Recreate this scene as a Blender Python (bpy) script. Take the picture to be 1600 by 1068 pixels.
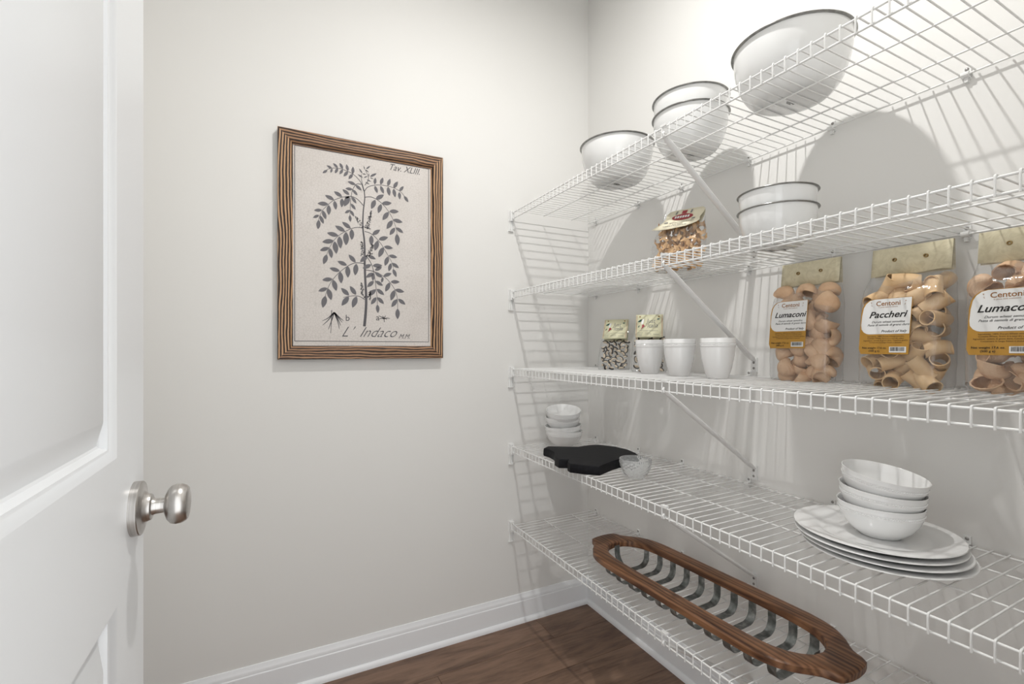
import bpy, bmesh, math, random
from mathutils import Vector, Matrix, noise
for o in list(bpy.data.objects): bpy.data.objects.remove(o)
scene = bpy.context.scene
COL = scene.collection
PI = math.pi

# ------------------------------------------------------------------ camera, light, exposure
TH = math.radians(27.03); CAMH = 1.2407; FPX = 735.0
cam_d = bpy.data.cameras.new('camera'); cam = bpy.data.objects.new('camera', cam_d); COL.objects.link(cam)
cam.location = (0, 0, CAMH); cam.rotation_euler = (PI/2, 0, -TH)
cam_d.sensor_width = 36; cam_d.lens = 36*FPX/1600; cam_d.shift_y = 11/1600; cam_d.clip_start = 0.02
scene.camera = cam
world = bpy.data.worlds.new('world'); scene.world = world; world.use_nodes = True
world.node_tree.nodes['Background'].inputs[0].default_value = (0.97, 0.99, 1.0, 1)
world.node_tree.nodes['Background'].inputs[1].default_value = 1.9
lamp_d = bpy.data.lights.new('ceiling_downlight', 'AREA'); lamp_d.shape = 'DISK'; lamp_d.energy = 14.5; lamp_d.size = 0.05
lamp_d.color = (1.0, 0.985, 0.955)
lamp = bpy.data.objects.new('ceiling_downlight', lamp_d); COL.objects.link(lamp); lamp.location = (0.62, 0.848, 2.87)
vs = scene.view_settings
vs.view_transform = 'Standard'; vs.look = 'None'; vs.gamma = 1; vs.use_curve_mapping = False; vs.exposure = 0.2

# room dimensions
YB = 1.90; XR = 1.392; XL = -0.42; YF = 0.10; ZC = 2.968

# ------------------------------------------------------------------ materials
MATS = {}
def mat(name, col, rough=0.5, metal=0.0, spec=0.5, coat=0.0, trans=0.0, ior=1.45, sss=0.0):
    m = bpy.data.materials.new(name); m.use_nodes = True
    b = m.node_tree.nodes['Principled BSDF']
    b.inputs['Base Color'].default_value = (*col, 1); b.inputs['Roughness'].default_value = rough
    b.inputs['Metallic'].default_value = metal; b.inputs['Specular IOR Level'].default_value = spec
    b.inputs['Coat Weight'].default_value = coat; b.inputs['Transmission Weight'].default_value = trans
    b.inputs['IOR'].default_value = ior
    MATS[name] = m
    return m
def N(m, t, **kw):
    n = m.node_tree.nodes.new(t)
    for k, v in kw.items(): setattr(n, k, v)
    return n
def L(m, a, b): m.node_tree.links.new(a, b)
def coords(m, kind='Object', scale=(1, 1, 1), rot=(0, 0, 0)):
    tc = N(m, 'ShaderNodeTexCoord'); mp = N(m, 'ShaderNodeMapping')
    mp.inputs['Scale'].default_value = scale; mp.inputs['Rotation'].default_value = rot
    L(m, tc.outputs[kind], mp.inputs['Vector']); return mp.outputs['Vector']
def ramp(m, fac, stops):
    r = N(m, 'ShaderNodeValToRGB'); e = r.color_ramp.elements
    while len(e) < len(stops): e.new(0.5)
    for el, (p, c) in zip(e, stops): el.position = p; el.color = (*c, 1)
    L(m, fac, r.inputs['Fac']); return r.outputs['Color']
def bump(m, h, strength=0.2, dist=0.002):
    b = N(m, 'ShaderNodeBump'); b.inputs['Strength'].default_value = strength; b.inputs['Distance'].default_value = dist
    L(m, h, b.inputs['Height']); L(m, b.outputs['Normal'], m.node_tree.nodes['Principled BSDF'].inputs['Normal'])
def noise_tex(m, vec, scale, detail=3, rough=0.5, dist=0.0):
    n = N(m, 'ShaderNodeTexNoise'); n.inputs['Scale'].default_value = scale; n.inputs['Detail'].default_value = detail
    n.inputs['Roughness'].default_value = rough; n.inputs['Distortion'].default_value = dist
    L(m, vec, n.inputs['Vector']); return n.outputs['Fac']
def base(m): return m.node_tree.nodes['Principled BSDF'].inputs['Base Color']

m = mat('wall_paint', (0.80, 0.78, 0.752), 0.62, spec=0.3)
v = coords(m); L(m, ramp(m, noise_tex(m, v, 1.2), [(0.3, (0.825, 0.817, 0.797)), (0.7, (0.835, 0.828, 0.808))]), base(m)); bump(m, noise_tex(m, v, 420, 2), 0.06, 0.0006)
mat('ceiling_paint', (0.86, 0.86, 0.85), 0.8)
m = mat('trim_paint', (0.89, 0.90, 0.92), 0.32); bump(m, noise_tex(m, coords(m), 60, 2), 0.03, 0.0006)
m = mat('door_paint', (0.76, 0.77, 0.78), 0.36); bump(m, noise_tex(m, coords(m, scale=(60, 60, 3)), 5, 2), 0.03, 0.0006)
m = mat('wire_coating', (0.85, 0.85, 0.84), 0.30); bump(m, noise_tex(m, coords(m), 300, 2), 0.04, 0.0004)
m = mat('plastic_white', (0.84, 0.84, 0.83), 0.42); bump(m, noise_tex(m, coords(m), 200, 2), 0.03, 0.0004)
mat('screw_steel', (0.33, 0.32, 0.31), 0.4, 0.9)
m = mat('brushed_nickel', (0.56, 0.54, 0.52), 0.3, 1.0)
v = coords(m, scale=(1, 1, 1)); L(m, ramp(m, noise_tex(m, coords(m, scale=(260, 6, 6)), 3), [(0.3, (0.46, 0.44, 0.42)), (0.7, (0.62, 0.60, 0.58))]), base(m))
m = mat('porcelain', (0.87, 0.87, 0.865), 0.16, coat=0.35); L(m, ramp(m, noise_tex(m, coords(m), 9), [(0.3, (0.86, 0.86, 0.855)), (0.7, (0.88, 0.88, 0.875))]), base(m))
m = mat('enamel', (0.82, 0.825, 0.82), 0.13, coat=0.5); L(m, ramp(m, noise_tex(m, coords(m), 7), [(0.3, (0.81, 0.815, 0.81)), (0.7, (0.83, 0.835, 0.83))]), base(m))
m = mat('rim_steel', (0.30, 0.30, 0.29), 0.28, 0.85); L(m, ramp(m, noise_tex(m, coords(m), 60), [(0.35, (0.25, 0.25, 0.24)), (0.7, (0.40, 0.40, 0.39))]), base(m))
m = mat('black_wood', (0.006, 0.006, 0.008), 0.6, spec=0.22)
nz = noise_tex(m, coords(m, scale=(12, 60, 30)), 2, 4); L(m, ramp(m, nz, [(0.3, (0.003, 0.003, 0.004)), (0.75, (0.009, 0.009, 0.012))]), base(m)); bump(m, nz, 0.25, 0.002)
m = mat('clear_glass', (0.97, 0.98, 0.98), 0.05, trans=0.80, ior=1.25)
m = mat('galvanised', (0.16, 0.175, 0.17), 0.42, 0.85)
vo = N(m, 'ShaderNodeTexNoise'); vo.inputs['Scale'].default_value = 55; vo.inputs['Detail'].default_value = 3; L(m, coords(m), vo.inputs['Vector'])
L(m, ramp(m, vo.outputs['Fac'], [(0.3, (0.14, 0.155, 0.15)), (0.55, (0.26, 0.275, 0.27)), (0.75, (0.50, 0.51, 0.50))]), base(m)); bump(m, vo.outputs['Fac'], 0.3, 0.002)
# basket wood: long grain along local Y
def wood(name, scale, cols, rough=0.5, bumps=0.3, dist=3.0, bands=9, coordk='Object', wt=0.5, ds=0.8):
    m = mat(name, cols[1], rough)
    v = coords(m, coordk, scale)
    w = N(m, 'ShaderNodeTexWave', wave_type='BANDS', bands_direction='X'); w.inputs['Scale'].default_value = bands
    w.inputs['Distortion'].default_value = dist; w.inputs['Detail'].default_value = 3; w.inputs['Detail Scale'].default_value = ds
    L(m, v, w.inputs['Vector'])
    n = noise_tex(m, v, 6, 5, 0.6, 0.5)
    mx = N(m, 'ShaderNodeMath', operation='MULTIPLY_ADD'); mx.inputs[1].default_value = wt; L(m, w.outputs['Fac'], mx.inputs[0])
    m2 = N(m, 'ShaderNodeMath', operation='MULTIPLY'); m2.inputs[1].default_value = 1-wt; L(m, n, m2.inputs[0]); L(m, m2.outputs[0], mx.inputs[2])
    L(m, ramp(m, mx.outputs[0], [(0.26, cols[0]), (0.46, cols[1]), (0.75, cols[2])]), base(m)); bump(m, mx.outputs[0], bumps, 0.0015)
    return m
wood('basket_wood', (11, 1.1, 11), [(0.05, 0.020, 0.010), (0.15, 0.066, 0.031), (0.27, 0.13, 0.062)], 0.42, 0.3, 7.0, 2.0, wt=0.28, ds=1.4)
wood('frame_wood_vertical', (34, 34, 8.0), [(0.014, 0.009, 0.007), (0.15, 0.076, 0.038), (0.56, 0.33, 0.18)], 0.45, 0.6, 8.0, 0.9, wt=0.72, ds=0.45)
wood('frame_wood_horizontal', (8.0, 34, 34), [(0.022, 0.013, 0.009), (0.16, 0.08, 0.04), (0.38, 0.21, 0.115)], 0.45, 0.6, 8.0, 0.95, wt=0.62, ds=0.6)
fw = MATS['frame_wood_horizontal'].node_tree.nodes
for n in fw:
    if n.type == 'TEX_WAVE': n.bands_direction = 'Z'
# floor planks (random tone per plank via object random)
m = mat('floor_vinyl', (0.14, 0.08, 0.05), 0.42)
v = coords(m, 'Object', (1.2, 9, 9)); oi = N(m, 'ShaderNodeObjectInfo')
ad = N(m, 'ShaderNodeVectorMath', operation='ADD'); cm = N(m, 'ShaderNodeCombineXYZ')
mm = N(m, 'ShaderNodeMath', operation='MULTIPLY'); mm.inputs[1].default_value = 37.0
L(m, oi.outputs['Random'], mm.inputs[0]); L(m, mm.outputs[0], cm.inputs[0]); L(m, mm.outputs[0], cm.inputs[1]); L(m, v, ad.inputs[0]); L(m, cm.outputs[0], ad.inputs[1])
n1 = noise_tex(m, ad.outputs[0], 1.6, 4, 0.6, 1.2); n2 = noise_tex(m, ad.outputs[0], 9, 5, 0.65, 0.4)
a1 = N(m, 'ShaderNodeMath', operation='MULTIPLY_ADD'); a1.inputs[1].default_value = 0.65; L(m, n1, a1.inputs[0])
a2 = N(m, 'ShaderNodeMath', operation='MULTIPLY'); a2.inputs[1].default_value = 0.3; L(m, n2, a2.inputs[0]); L(m, a2.outputs[0], a1.inputs[2])
L(m, ramp(m, a1.outputs[0], [(0.30, (0.085, 0.047, 0.031)), (0.48, (0.20, 0.120, 0.080)), (0.70, (0.30, 0.19, 0.13))]), base(m)); bump(m, n2, 0.15, 0.0008)
mat('floor_joint', (0.03, 0.02, 0.015), 0.8)
# picture paper with fine craquelure
m = mat('print_paper', (0.74, 0.69, 0.66), 0.6)
v = coords(m); vo = N(m, 'ShaderNodeTexVoronoi', feature='DISTANCE_TO_EDGE'); vo.inputs['Scale'].default_value = 105; L(m, v, vo.inputs['Vector'])
cr = ramp(m, vo.outputs['Distance'], [(0.0, (0.60, 0.56, 0.53)), (0.09, (0.70, 0.66, 0.63))])
mx = N(m, 'ShaderNodeMix', data_type='RGBA', blend_type='MULTIPLY'); mx.inputs[0].default_value = 1
L(m, cr, mx.inputs[6]); L(m, ramp(m, noise_tex(m, v, 7, 4), [(0.3, (0.93, 0.92, 0.91)), (0.65, (1, 1, 1))]), mx.inputs[7]); L(m, mx.outputs[2], base(m))
m = mat('print_ink', (0.08, 0.08, 0.10), 0.7)
w = N(m, 'ShaderNodeTexWave', wave_type='BANDS', bands_direction='DIAGONAL'); w.inputs['Scale'].default_value = 130; w.inputs['Distortion'].default_value = 3; L(m, coords(m), w.inputs['Vector'])
L(m, ramp(m, w.outputs['Fac'], [(0.15, (0.05, 0.05, 0.065)), (0.7, (0.24, 0.23, 0.24))]), base(m))
mat('print_line', (0.10, 0.095, 0.105), 0.7)
# packaging
m = mat('header_cream', (0.64, 0.59, 0.42), 0.45); L(m, ramp(m, noise_tex(m, coords(m), 45, 4, 0.6, 2.0), [(0.35, (0.66, 0.60, 0.42)), (0.6, (0.76, 0.70, 0.51))]), base(m))
mat('header_card_pale', (0.80, 0.74, 0.56), 0.5); mat('header_card_green', (0.76, 0.74, 0.52), 0.5)
mat('label_white', (0.80, 0.80, 0.79), 0.35); mat('label_ochre', (0.46, 0.24, 0.035), 0.35)
mat('ink_black', (0.015, 0.014, 0.013), 0.5); mat('ink_brown', (0.30, 0.13, 0.035), 0.5); mat('ink_red', (0.33, 0.025, 0.035), 0.5)
mat('ink_green', (0.02, 0.09, 0.07), 0.5); mat('ink_grey', (0.22, 0.22, 0.21), 0.5); mat('brass', (0.34, 0.24, 0.11), 0.35, 0.9)
def pasta(name, c0, c1, sc, ribs):
    m = mat(name, c1, 0.5)
    v = coords(m); L(m, ramp(m, noise_tex(m, v, 40, 3), [(0.3, c0), (0.7, c1)]), base(m))
    if ribs:
        w = N(m, 'ShaderNodeTexWave', wave_type='BANDS', bands_direction='Z'); w.inputs['Scale'].default_value = sc; w.inputs['Distortion'].default_value = 0.6
        L(m, v, w.inputs['Vector']); bump(m, w.outputs['Fac'], 0.25, 0.0008)
pasta('pasta_shell', (0.68, 0.43, 0.26), (0.80, 0.56, 0.37), 160, True)
pasta('pasta_tube', (0.66, 0.43, 0.22), (0.78, 0.56, 0.33), 100, False)
pasta('pasta_curl', (0.62, 0.37, 0.17), (0.76, 0.50, 0.26), 100, False)
mat('mushroom_flesh', (0.74, 0.62, 0.47), 0.7); mat('mushroom_cap', (0.022, 0.019, 0.017), 0.6)
m = bpy.data.materials.new('film'); m.use_nodes = True; MATS['film'] = m
nt = m.node_tree; nt.nodes.remove(nt.nodes['Principled BSDF'])
tr = N(m, 'ShaderNodeBsdfTransparent'); tr.inputs[0].default_value = (0.97, 0.975, 0.98, 1)
gl = N(m, 'ShaderNodeBsdfGlossy'); gl.inputs['Roughness'].default_value = 0.08
lwt = N(m, 'ShaderNodeLayerWeight'); lwt.inputs['Blend'].default_value = 0.5
fp = N(m, 'ShaderNodeMath', operation='POWER'); fp.inputs[1].default_value = 3.0; L(m, lwt.outputs['Facing'], fp.inputs[0])
fr = N(m, 'ShaderNodeMath', operation='MULTIPLY_ADD'); fr.inputs[1].default_value = 0.55; fr.inputs[2].default_value = 0.06; L(m, fp.outputs[0], fr.inputs[0])
ms = N(m, 'ShaderNodeMixShader')
bp = N(m, 'ShaderNodeBump'); bp.inputs['Strength'].default_value = 0.5; bp.inputs['Distance'].default_value = 0.004
L(m, noise_tex(m, coords(m, scale=(1, 1, 0.7)), 40, 3, 0.55, 1.0), bp.inputs['Height']); L(m, bp.outputs[0], gl.inputs['Normal']); L(m, bp.outputs[0], lwt.inputs['Normal'])
df = N(m, 'ShaderNodeBsdfDiffuse'); df.inputs[0].default_value = (0.9, 0.9, 0.9, 1); mk = N(m, 'ShaderNodeMixShader')
mr = N(m, 'ShaderNodeMath', operation='MULTIPLY_ADD'); mr.inputs[1].default_value = 0.30; mr.inputs[2].default_value = 0.02; L(m, fp.outputs[0], mr.inputs[0])
L(m, mr.outputs[0], mk.inputs[0]); L(m, tr.outputs[0], mk.inputs[1]); L(m, df.outputs[0], mk.inputs[2])
L(m, fr.outputs[0], ms.inputs[0]); L(m, mk.outputs[0], ms.inputs[1]); L(m, gl.outputs[0], ms.inputs[2]); L(m, ms.outputs[0], nt.nodes['Material Output'].inputs['Surface'])

# ------------------------------------------------------------------ helpers
class MB:
    """collects polygons; build() links them as one mesh object"""
    def __init__(s): s.v = []; s.f = []; s.mi = []; s.cur = 0
    def add(s, vs, fs):
        b = len(s.v); s.v += [tuple(p) for p in vs]; s.f += [tuple(i+b for i in f) for f in fs]; s.mi += [s.cur]*len(fs)
        return s
    def box(s, x0, x1, y0, y1, z0, z1):
        return s.add([(x, y, z) for z in (z0, z1) for y in (y0, y1) for x in (x0, x1)], [(0, 2, 3, 1), (4, 5, 7, 6), (0, 1, 5, 4), (2, 6, 7, 3), (0, 4, 6, 2), (1, 3, 7, 5)])
    def tube(s, pts, r, n=8, cap=True, flat=None, up=None):
        pts = [Vector(p) for p in pts]; rs = r if isinstance(r, (list, tuple)) else [r]*len(pts)
        rings = []; ref = Vector(up) if up else None
        for i, p in enumerate(pts):
            t = (pts[min(i+1, len(pts)-1)] - pts[max(i-1, 0)]).normalized()
            if ref is None: ref = Vector((0, 0, 1)) if abs(t.z) < 0.9 else Vector((1, 0, 0))
            a = (ref - t*ref.dot(t)).normalized(); b = t.cross(a); ref = a
            fa = 1.0 if flat is None else flat
            rings.append([p + a*math.cos(2*PI*k/n)*rs[i]*fa + b*math.sin(2*PI*k/n)*rs[i] for k in range(n)])
        vs = [q for rg in rings for q in rg]; fs = []
        for i in range(len(pts)-1):
            for k in range(n):
                k2 = (k+1) % n; fs.append((i*n+k, i*n+k2, (i+1)*n+k2, (i+1)*n+k))
        if cap: fs.append(tuple(range(n-1, -1, -1))); fs.append(tuple((len(pts)-1)*n+k for k in range(n)))
        return s.add(vs, fs)
    def lathe(s, prof, n=48, origin=(0, 0, 0), axis='Z', close=False):
        vs = []; fs = []; idx = []
        for r, z in prof:
            if abs(r) < 1e-6: idx.append([len(vs)]*n); vs.append((0, 0, z))
            else:
                idx.append(list(range(len(vs), len(vs)+n))); vs += [(r*math.cos(2*PI*k/n), r*math.sin(2*PI*k/n), z) for k in range(n)]
        pairs = list(zip(idx, idx[1:]))
        if close: pairs.append((idx[-1], idx[0]))
        for A, B in pairs:
            for k in range(n):
                k2 = (k+1) % n; q = [A[k], A[k2], B[k2], B[k]]; u = []
                for i in q:
                    if i not in u: u.append(i)
                if len(u) > 2: fs.append(tuple(u))
        if axis == 'X': vs = [(z, x, y) for x, y, z in vs]
        if axis == 'Y': vs = [(y, z, x) for x, y, z in vs]
        ox, oy, oz = origin
        return s.add([(x+ox, y+oy, z+oz) for x, y, z in vs], fs)
    def prism(s, poly, z0, z1, f=lambda x, y, z: (x, y, z)):
        n = len(poly); vs = [f(x, y, z0) for x, y in poly] + [f(x, y, z1) for x, y in poly]
        return s.add(vs, [tuple(range(n-1, -1, -1)), tuple(range(n, 2*n))] + [(k, (k+1) % n, n+(k+1) % n, n+k) for k in range(n)])
    def mesh(s, name, mats, smooth=False, angle=None):
        me = bpy.data.meshes.new(name); me.from_pydata(s.v, [], s.f)
        for mm in (mats if isinstance(mats, (list, tuple)) else [mats]): me.materials.append(MATS[mm])
        me.polygons.foreach_set('material_index', s.mi)
        if smooth:
            me.polygons.foreach_set('use_smooth', [True]*len(me.polygons))
        me.update()
        bm = bmesh.new(); bm.from_mesh(me); bmesh.ops.recalc_face_normals(bm, faces=bm.faces); bm.to_mesh(me); bm.free()
        if smooth and angle: me.set_sharp_from_angle(angle=math.radians(angle))
        return me
    def build(s, name, mats, parent=None, smooth=False, angle=40, loc=None, rot=None, bevel=0):
        o = bpy.data.objects.new(name, s.mesh(name, mats, smooth, angle)); COL.objects.link(o)
        if parent: o.parent = parent
        if loc: o.location = loc
        if rot: o.rotation_euler = rot
        if bevel:
            b = o.modifiers.new('bevel', 'BEVEL'); b.width = bevel; b.segments = 2; b.limit_method = 'ANGLE'
        return o
def thing(name, label, cat, loc=(0, 0, 0), rot=(0, 0, 0), group=None):
    o = bpy.data.objects.new(name, None); o.empty_display_size = 0.05; COL.objects.link(o)
    o.location = loc; o.rotation_euler = rot; return tag(o, label, cat, group)
def tag(o, label, cat, group=None):
    o['label'] = label; o['category'] = cat
    if group: o['group'] = group
    return o
def structure(o, label=None):
    o['kind'] = 'structure'
    if label: o['label'] = label
    return o
def inst(name, me, parent=None, loc=(0, 0, 0), rot=(0, 0, 0), sc=None):
    o = bpy.data.objects.new(name, me); COL.objects.link(o); o.parent = parent; o.location = loc; o.rotation_euler = rot
    if sc: o.scale = (sc, sc, sc)
    return o
def add_text(mb, s, size, x, y, place, shear=0.0, bold=0.0, align='LEFT', xs=1.0, skew=0.0):
    """lettering: polygons of the glyphs, mapped by place(u, v) onto a surface"""
    c = bpy.data.curves.new('lettering', 'FONT'); c.body = s; c.size = size; c.shear = shear; c.offset = bold; c.align_x = align
    c.resolution_u = 3; c.fill_mode = 'FRONT'; c.dimensions = '2D'
    o = bpy.data.objects.new('lettering', c); COL.objects.link(o)
    me = bpy.data.meshes.new_from_object(o)
    mb.add([place(x + p.co.x*xs, y + p.co.y + skew*p.co.x) for p in me.vertices], [tuple(f.vertices) for f in me.polygons])
    bpy.data.objects.remove(o); bpy.data.curves.remove(c); bpy.data.meshes.remove(me)
rnd = random.Random(11)

# ------------------------------------------------------------------ room shell
structure(MB().box(XL-0.12, XR+0.12, YB, YB+0.12, 0, ZC).build('wall_back', 'wall_paint'), 'pale greige painted wall with the framed print')
structure(MB().box(XR, XR+0.12, YF-0.12, YB, 0, ZC).build('wall_right', 'wall_paint'), 'pale greige painted wall carrying the wire shelves')
structure(MB().box(XL-0.12, XL, YF-0.12, YB, 0, ZC).build('wall_left', 'wall_paint'), 'pale painted wall hidden behind the open door')
wf = MB().box(XL, -0.197, YF-0.12, YF, 0, ZC).box(0.56, XR, YF-0.12, YF, 0, ZC).box(-0.197, 0.56, YF-0.12, YF, 2.06, ZC)
structure(wf.build('wall_front', 'wall_paint'), 'wall with the doorway the photograph looks in through')
structure(MB().box(XL-0.12, XR+0.12, YF-0.12, YB+0.12, ZC, ZC+0.1).build('ceiling', 'ceiling_paint'), 'white ceiling')
fl = structure(MB().box(XL-0.12, XR+0.12, -0.6, YB+0.12, -0.1, -0.004).build('floor', 'floor_joint'), 'brown wood-look plank floor')
PW = 0.182
pj = 0
yy = YB - 0.12
offs = [0.28, 0.98, 0.62, 1.22, 0.46, 0.86, 0.12]
yrow = YB; row = 0
while yrow > -0.6:
    y1 = yrow; y0 = max(yrow-PW, -0.6); x = XL; nx = XL + offs[row % 7]
    while x < XR:
        x1 = min(nx, XR)
        w = (x1-x)/2-0.0008; d = (y1-y0)/2-0.0008
        p = MB().box(-w, w, -d, d, -0.004, 0).build('plank', 'floor_vinyl', fl, loc=((x+x1)/2, (y0+y1)/2, 0))
        x = x1; nx = x + 1.22
    yrow -= PW; row += 1

def skirting(name, p0, p1, nrm, label):
    # profile: (distance from wall, height)
    prof = [(0.0, 0.0), (0.013, 0.0), (0.013, 0.088), (0.0125, 0.092), (0.010, 0.095), (0.0095, 0.104), (0.008, 0.109), (0.0055, 0.113), (0.0045, 0.121), (0.003, 0.124), (0, 0.124)]
    shoe = [(0.013, 0.0), (0.026, 0.0), (0.0255, 0.006), (0.0235, 0.012), (0.020, 0.0165), (0.0165, 0.019), (0.013, 0.020)]
    def ex(pr):
        mb = MB(); n = len(pr)
        vs = [(p[0]+nrm[0]*d, p[1]+nrm[1]*d, z) for p in (p0, p1) for d, z in pr]
        return mb.add(vs, [tuple(range(n)), tuple(range(2*n-1, n-1, -1))] + [(k, (k+1) % n, n+(k+1) % n, n+k) for k in range(n)])
    o = structure(ex(prof).build(name, 'trim_paint', smooth=True, angle=25), label)
    ex(shoe).build('shoe_moulding', 'trim_paint', o, smooth=True, angle=35)
skirting('baseboard_back', (XL, YB), (XR, YB), (0, -1), 'white moulded baseboard under the framed print')
skirting('baseboard_right', (XR, YF), (XR, YB-0.013), (-1, 0), 'white moulded baseboard below the lowest shelf')

# ------------------------------------------------------------------ door with two moulded panels and a knob
DX = -0.16; DY1 = 0.819; DY0 = DY1-0.711; DT = 0.035
door = bpy.data.objects.new('door_1', None); COL.objects.link(door); door.location = (DX, DY0, 0.012)
structure(door, 'white moulded two-panel door standing open at the left')
W = DY1-DY0; DH = 2.03; ST = 0.125
rails = [(0, 0.24), (0.931, 1.1025), (DH-0.13, DH)]
for y0, y1 in ((0, ST), (W-ST, W)): MB().box(-DT, 0, y0, y1, 0, DH).build('stile', 'door_paint', door)
for z0, z1 in rails: MB().box(-DT, 0, ST, W-ST, z0, z1).build('rail', 'door_paint', door)
def panel(z0, z1):
    pr = [(0, 0), (0.003, 0.0008), (0.008, 0.0052), (0.0098, 0.0056), (0.0118, 0.0060), (0.0155, 0.0125), (0.018, 0.0138), (0.020, 0.0136), (0.046, 0.0014), (0.048, 0.0006)]
    mb = MB(); vs = []; fs = []
    for i, d in pr: vs += [(-d, ST+i, z0+i), (-d, W-ST-i, z0+i), (-d, W-ST-i, z1-i), (-d, ST+i, z1-i)]
    for k in range(len(pr)-1):
        for q in range(4): fs.append((4*k+q, 4*k+(q+1) % 4, 4*k+4+(q+1) % 4, 4*k+4+q))
    e = 4*(len(pr)-1); fs.append((e, e+1, e+2, e+3)); mb.add(vs, fs)
    mb.box(-DT, -DT+0.018, ST, W-ST, z0, z1)
    mb.build('panel', 'door_paint', door, smooth=True, angle=32)
panel(rails[0][1], rails[1][0]); panel(rails[1][1], rails[2][0])
KY = W-0.052; KZ = 1.0335-0.012
kn = MB().lathe([(0.0, 0.012), (0.0155, 0.012), (0.0155, 0.0145), (0.0115, 0.019), (0.0098, 0.024), (0.0095, 0.033), (0.0125, 0.0335), (0.020, 0.0365), (0.0245, 0.0405), (0.0262, 0.046), (0.0258, 0.0515), (0.0228, 0.0575), (0.0205, 0.0592), (0.0195, 0.0590), (0.016, 0.0605), (0, 0.062)], 56, axis='X').build('door_knob', 'brushed_nickel', door, smooth=True, angle=35, loc=(0, KY, KZ))
kn['label'] = 'brushed nickel round door knob'
MB().lathe([(0, 0), (0.0345, 0), (0.0345, 0.0085), (0.0335, 0.0095), (0.022, 0.011), (0.0185, 0.0135), (0.0165, 0.019), (0.0145, 0.020), (0, 0.020)], 56, axis='X').build('rose', 'brushed_nickel', kn, smooth=True, angle=35)

# ------------------------------------------------------------------ wire shelves
XFRONT = 0.966
ZS = [1.853, 1.497, 1.149, 0.8016, 0.4525]
SURF = 0.0056
RW = 0.0017; RR = 0.0024
zt = RR+RW
path = [(XR-0.006, 0, zt)] + [(XFRONT+0.004, 0, zt)] + [(XFRONT-zt+0.0035-0.0035*math.sin(a)+0.0, 0, zt-0.0035+0.0035*math.cos(a)) for a in (0.3, 0.8, 1.25)] + [(XFRONT-zt, 0, zt-0.006), (XFRONT-zt, 0, -0.0295)]
wire_me = MB().tube(path, RW, 6).mesh('cross_wire', 'wire_coating', True, 60)
def rod_me(y0, y1, r): return MB().tube([(0, y0, 0), (0, y1, 0)], r, 8).mesh('long_rod', 'wire_coating', True, 60)
rod_long = rod_me(YF+0.012, YB-0.014, RR); rod_mid = rod_me(YF+0.012, YB-0.034, 0.0021)
# wall clip
mb = MB().box(-0.004, 0.0, -0.007, 0.007, -0.010, 0.020)
mb.tube([(-0.012, -0.007, 0), (-0.012, 0.007, 0)], 0.0062, 10)
mb.box(-0.012, 0, -0.007, 0.007, -0.006, 0.004); mb.box(-0.010, -0.001, -0.0035, 0.0035, -0.016, -0.006)
clip_me = mb.mesh('wall_clip', 'plastic_white', False)
screw_me = MB().lathe([(0, 0.0022), (0.0022, 0.0020), (0.0036, 0.0010), (0.0040, 0)], 12, axis='X').mesh('screw', 'screw_steel', True, 50)
# support brace, local origin under the front edge
def brace_mesh():
    mb = MB(); x1 = XR-0.003
    a_, b_ = Vector((XFRONT+0.001, 0, -0.024)), Vector((x1-0.004, 0.030, -0.292))
    mb.tube([a_.lerp(b_, t) for t in (0, 0.03, 0.08, 0.16, 0.84, 0.93, 0.98, 1.0)], [0.006, 0.0095, 0.0110, 0.0105, 0.0105, 0.0115, 0.011, 0.008], 12, flat=0.55, up=(0.7, 0, 0.7))
    mb.box(x1-0.004, x1+0.003, 0.020, 0.040, -0.330, -0.284)
    mb.tube([(XFRONT-0.005, -0.004, -0.027), (XFRONT-0.008, -0.004, -0.020), (XFRONT-0.004, -0.004, -0.014)], 0.003, 8)
    mb.box(XFRONT-0.006, XFRONT+0.006, -0.012, 0.008, 0.0015, 0.0075)
    return mb.mesh('support_brace', 'wire_coating', True, 40)
brace_me = brace_mesh()
# end bracket on the back wall (local origin at wall, front rod axis)
def bracket_mesh():
    mb = MB()
    mb.box(-0.016, 0.007, -0.004, 0, -0.036, 0.014)
    mb.box(-0.012, 0.008, -0.016, 0, -0.036, 0.010)
    mb.box(-0.009, -0.006, -0.010, 0, -0.076, -0.036); mb.box(0.004, 0.007, -0.012, 0, -0.072, -0.036); mb.box(-0.014, 0.006, -0.004, 0, -0.080, -0.036)
    mb.box(-0.017, 0.008, -0.009, 0, -0.082, -0.078)
    mb.tube([(0, -0.016, 0), (0, -0.024, 0)], 0.0056, 10); mb.tube([(0, -0.016, -0.026), (0, -0.026, -0.026)], 0.0056, 10)
    mb.box(-0.0056, 0.0056, -0.021, -0.014, -0.026, 0)
    return mb.mesh('end_bracket', 'plastic_white', False)
bracket_me = bracket_mesh()
shelf_labels = ['topmost white wire shelf, holding the enamel mixing bowls', 'second white wire shelf from the top, under two small enamel bowls',
                'middle white wire shelf, holding the cups and the large pasta bags', 'fourth white wire shelf, holding the black board and the plates',
                'lowest white wire shelf, under the wooden basket']
CLIPS = [1.835, 1.54, 1.30, 1.018, 0.76, 0.476, 0.20]
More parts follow.
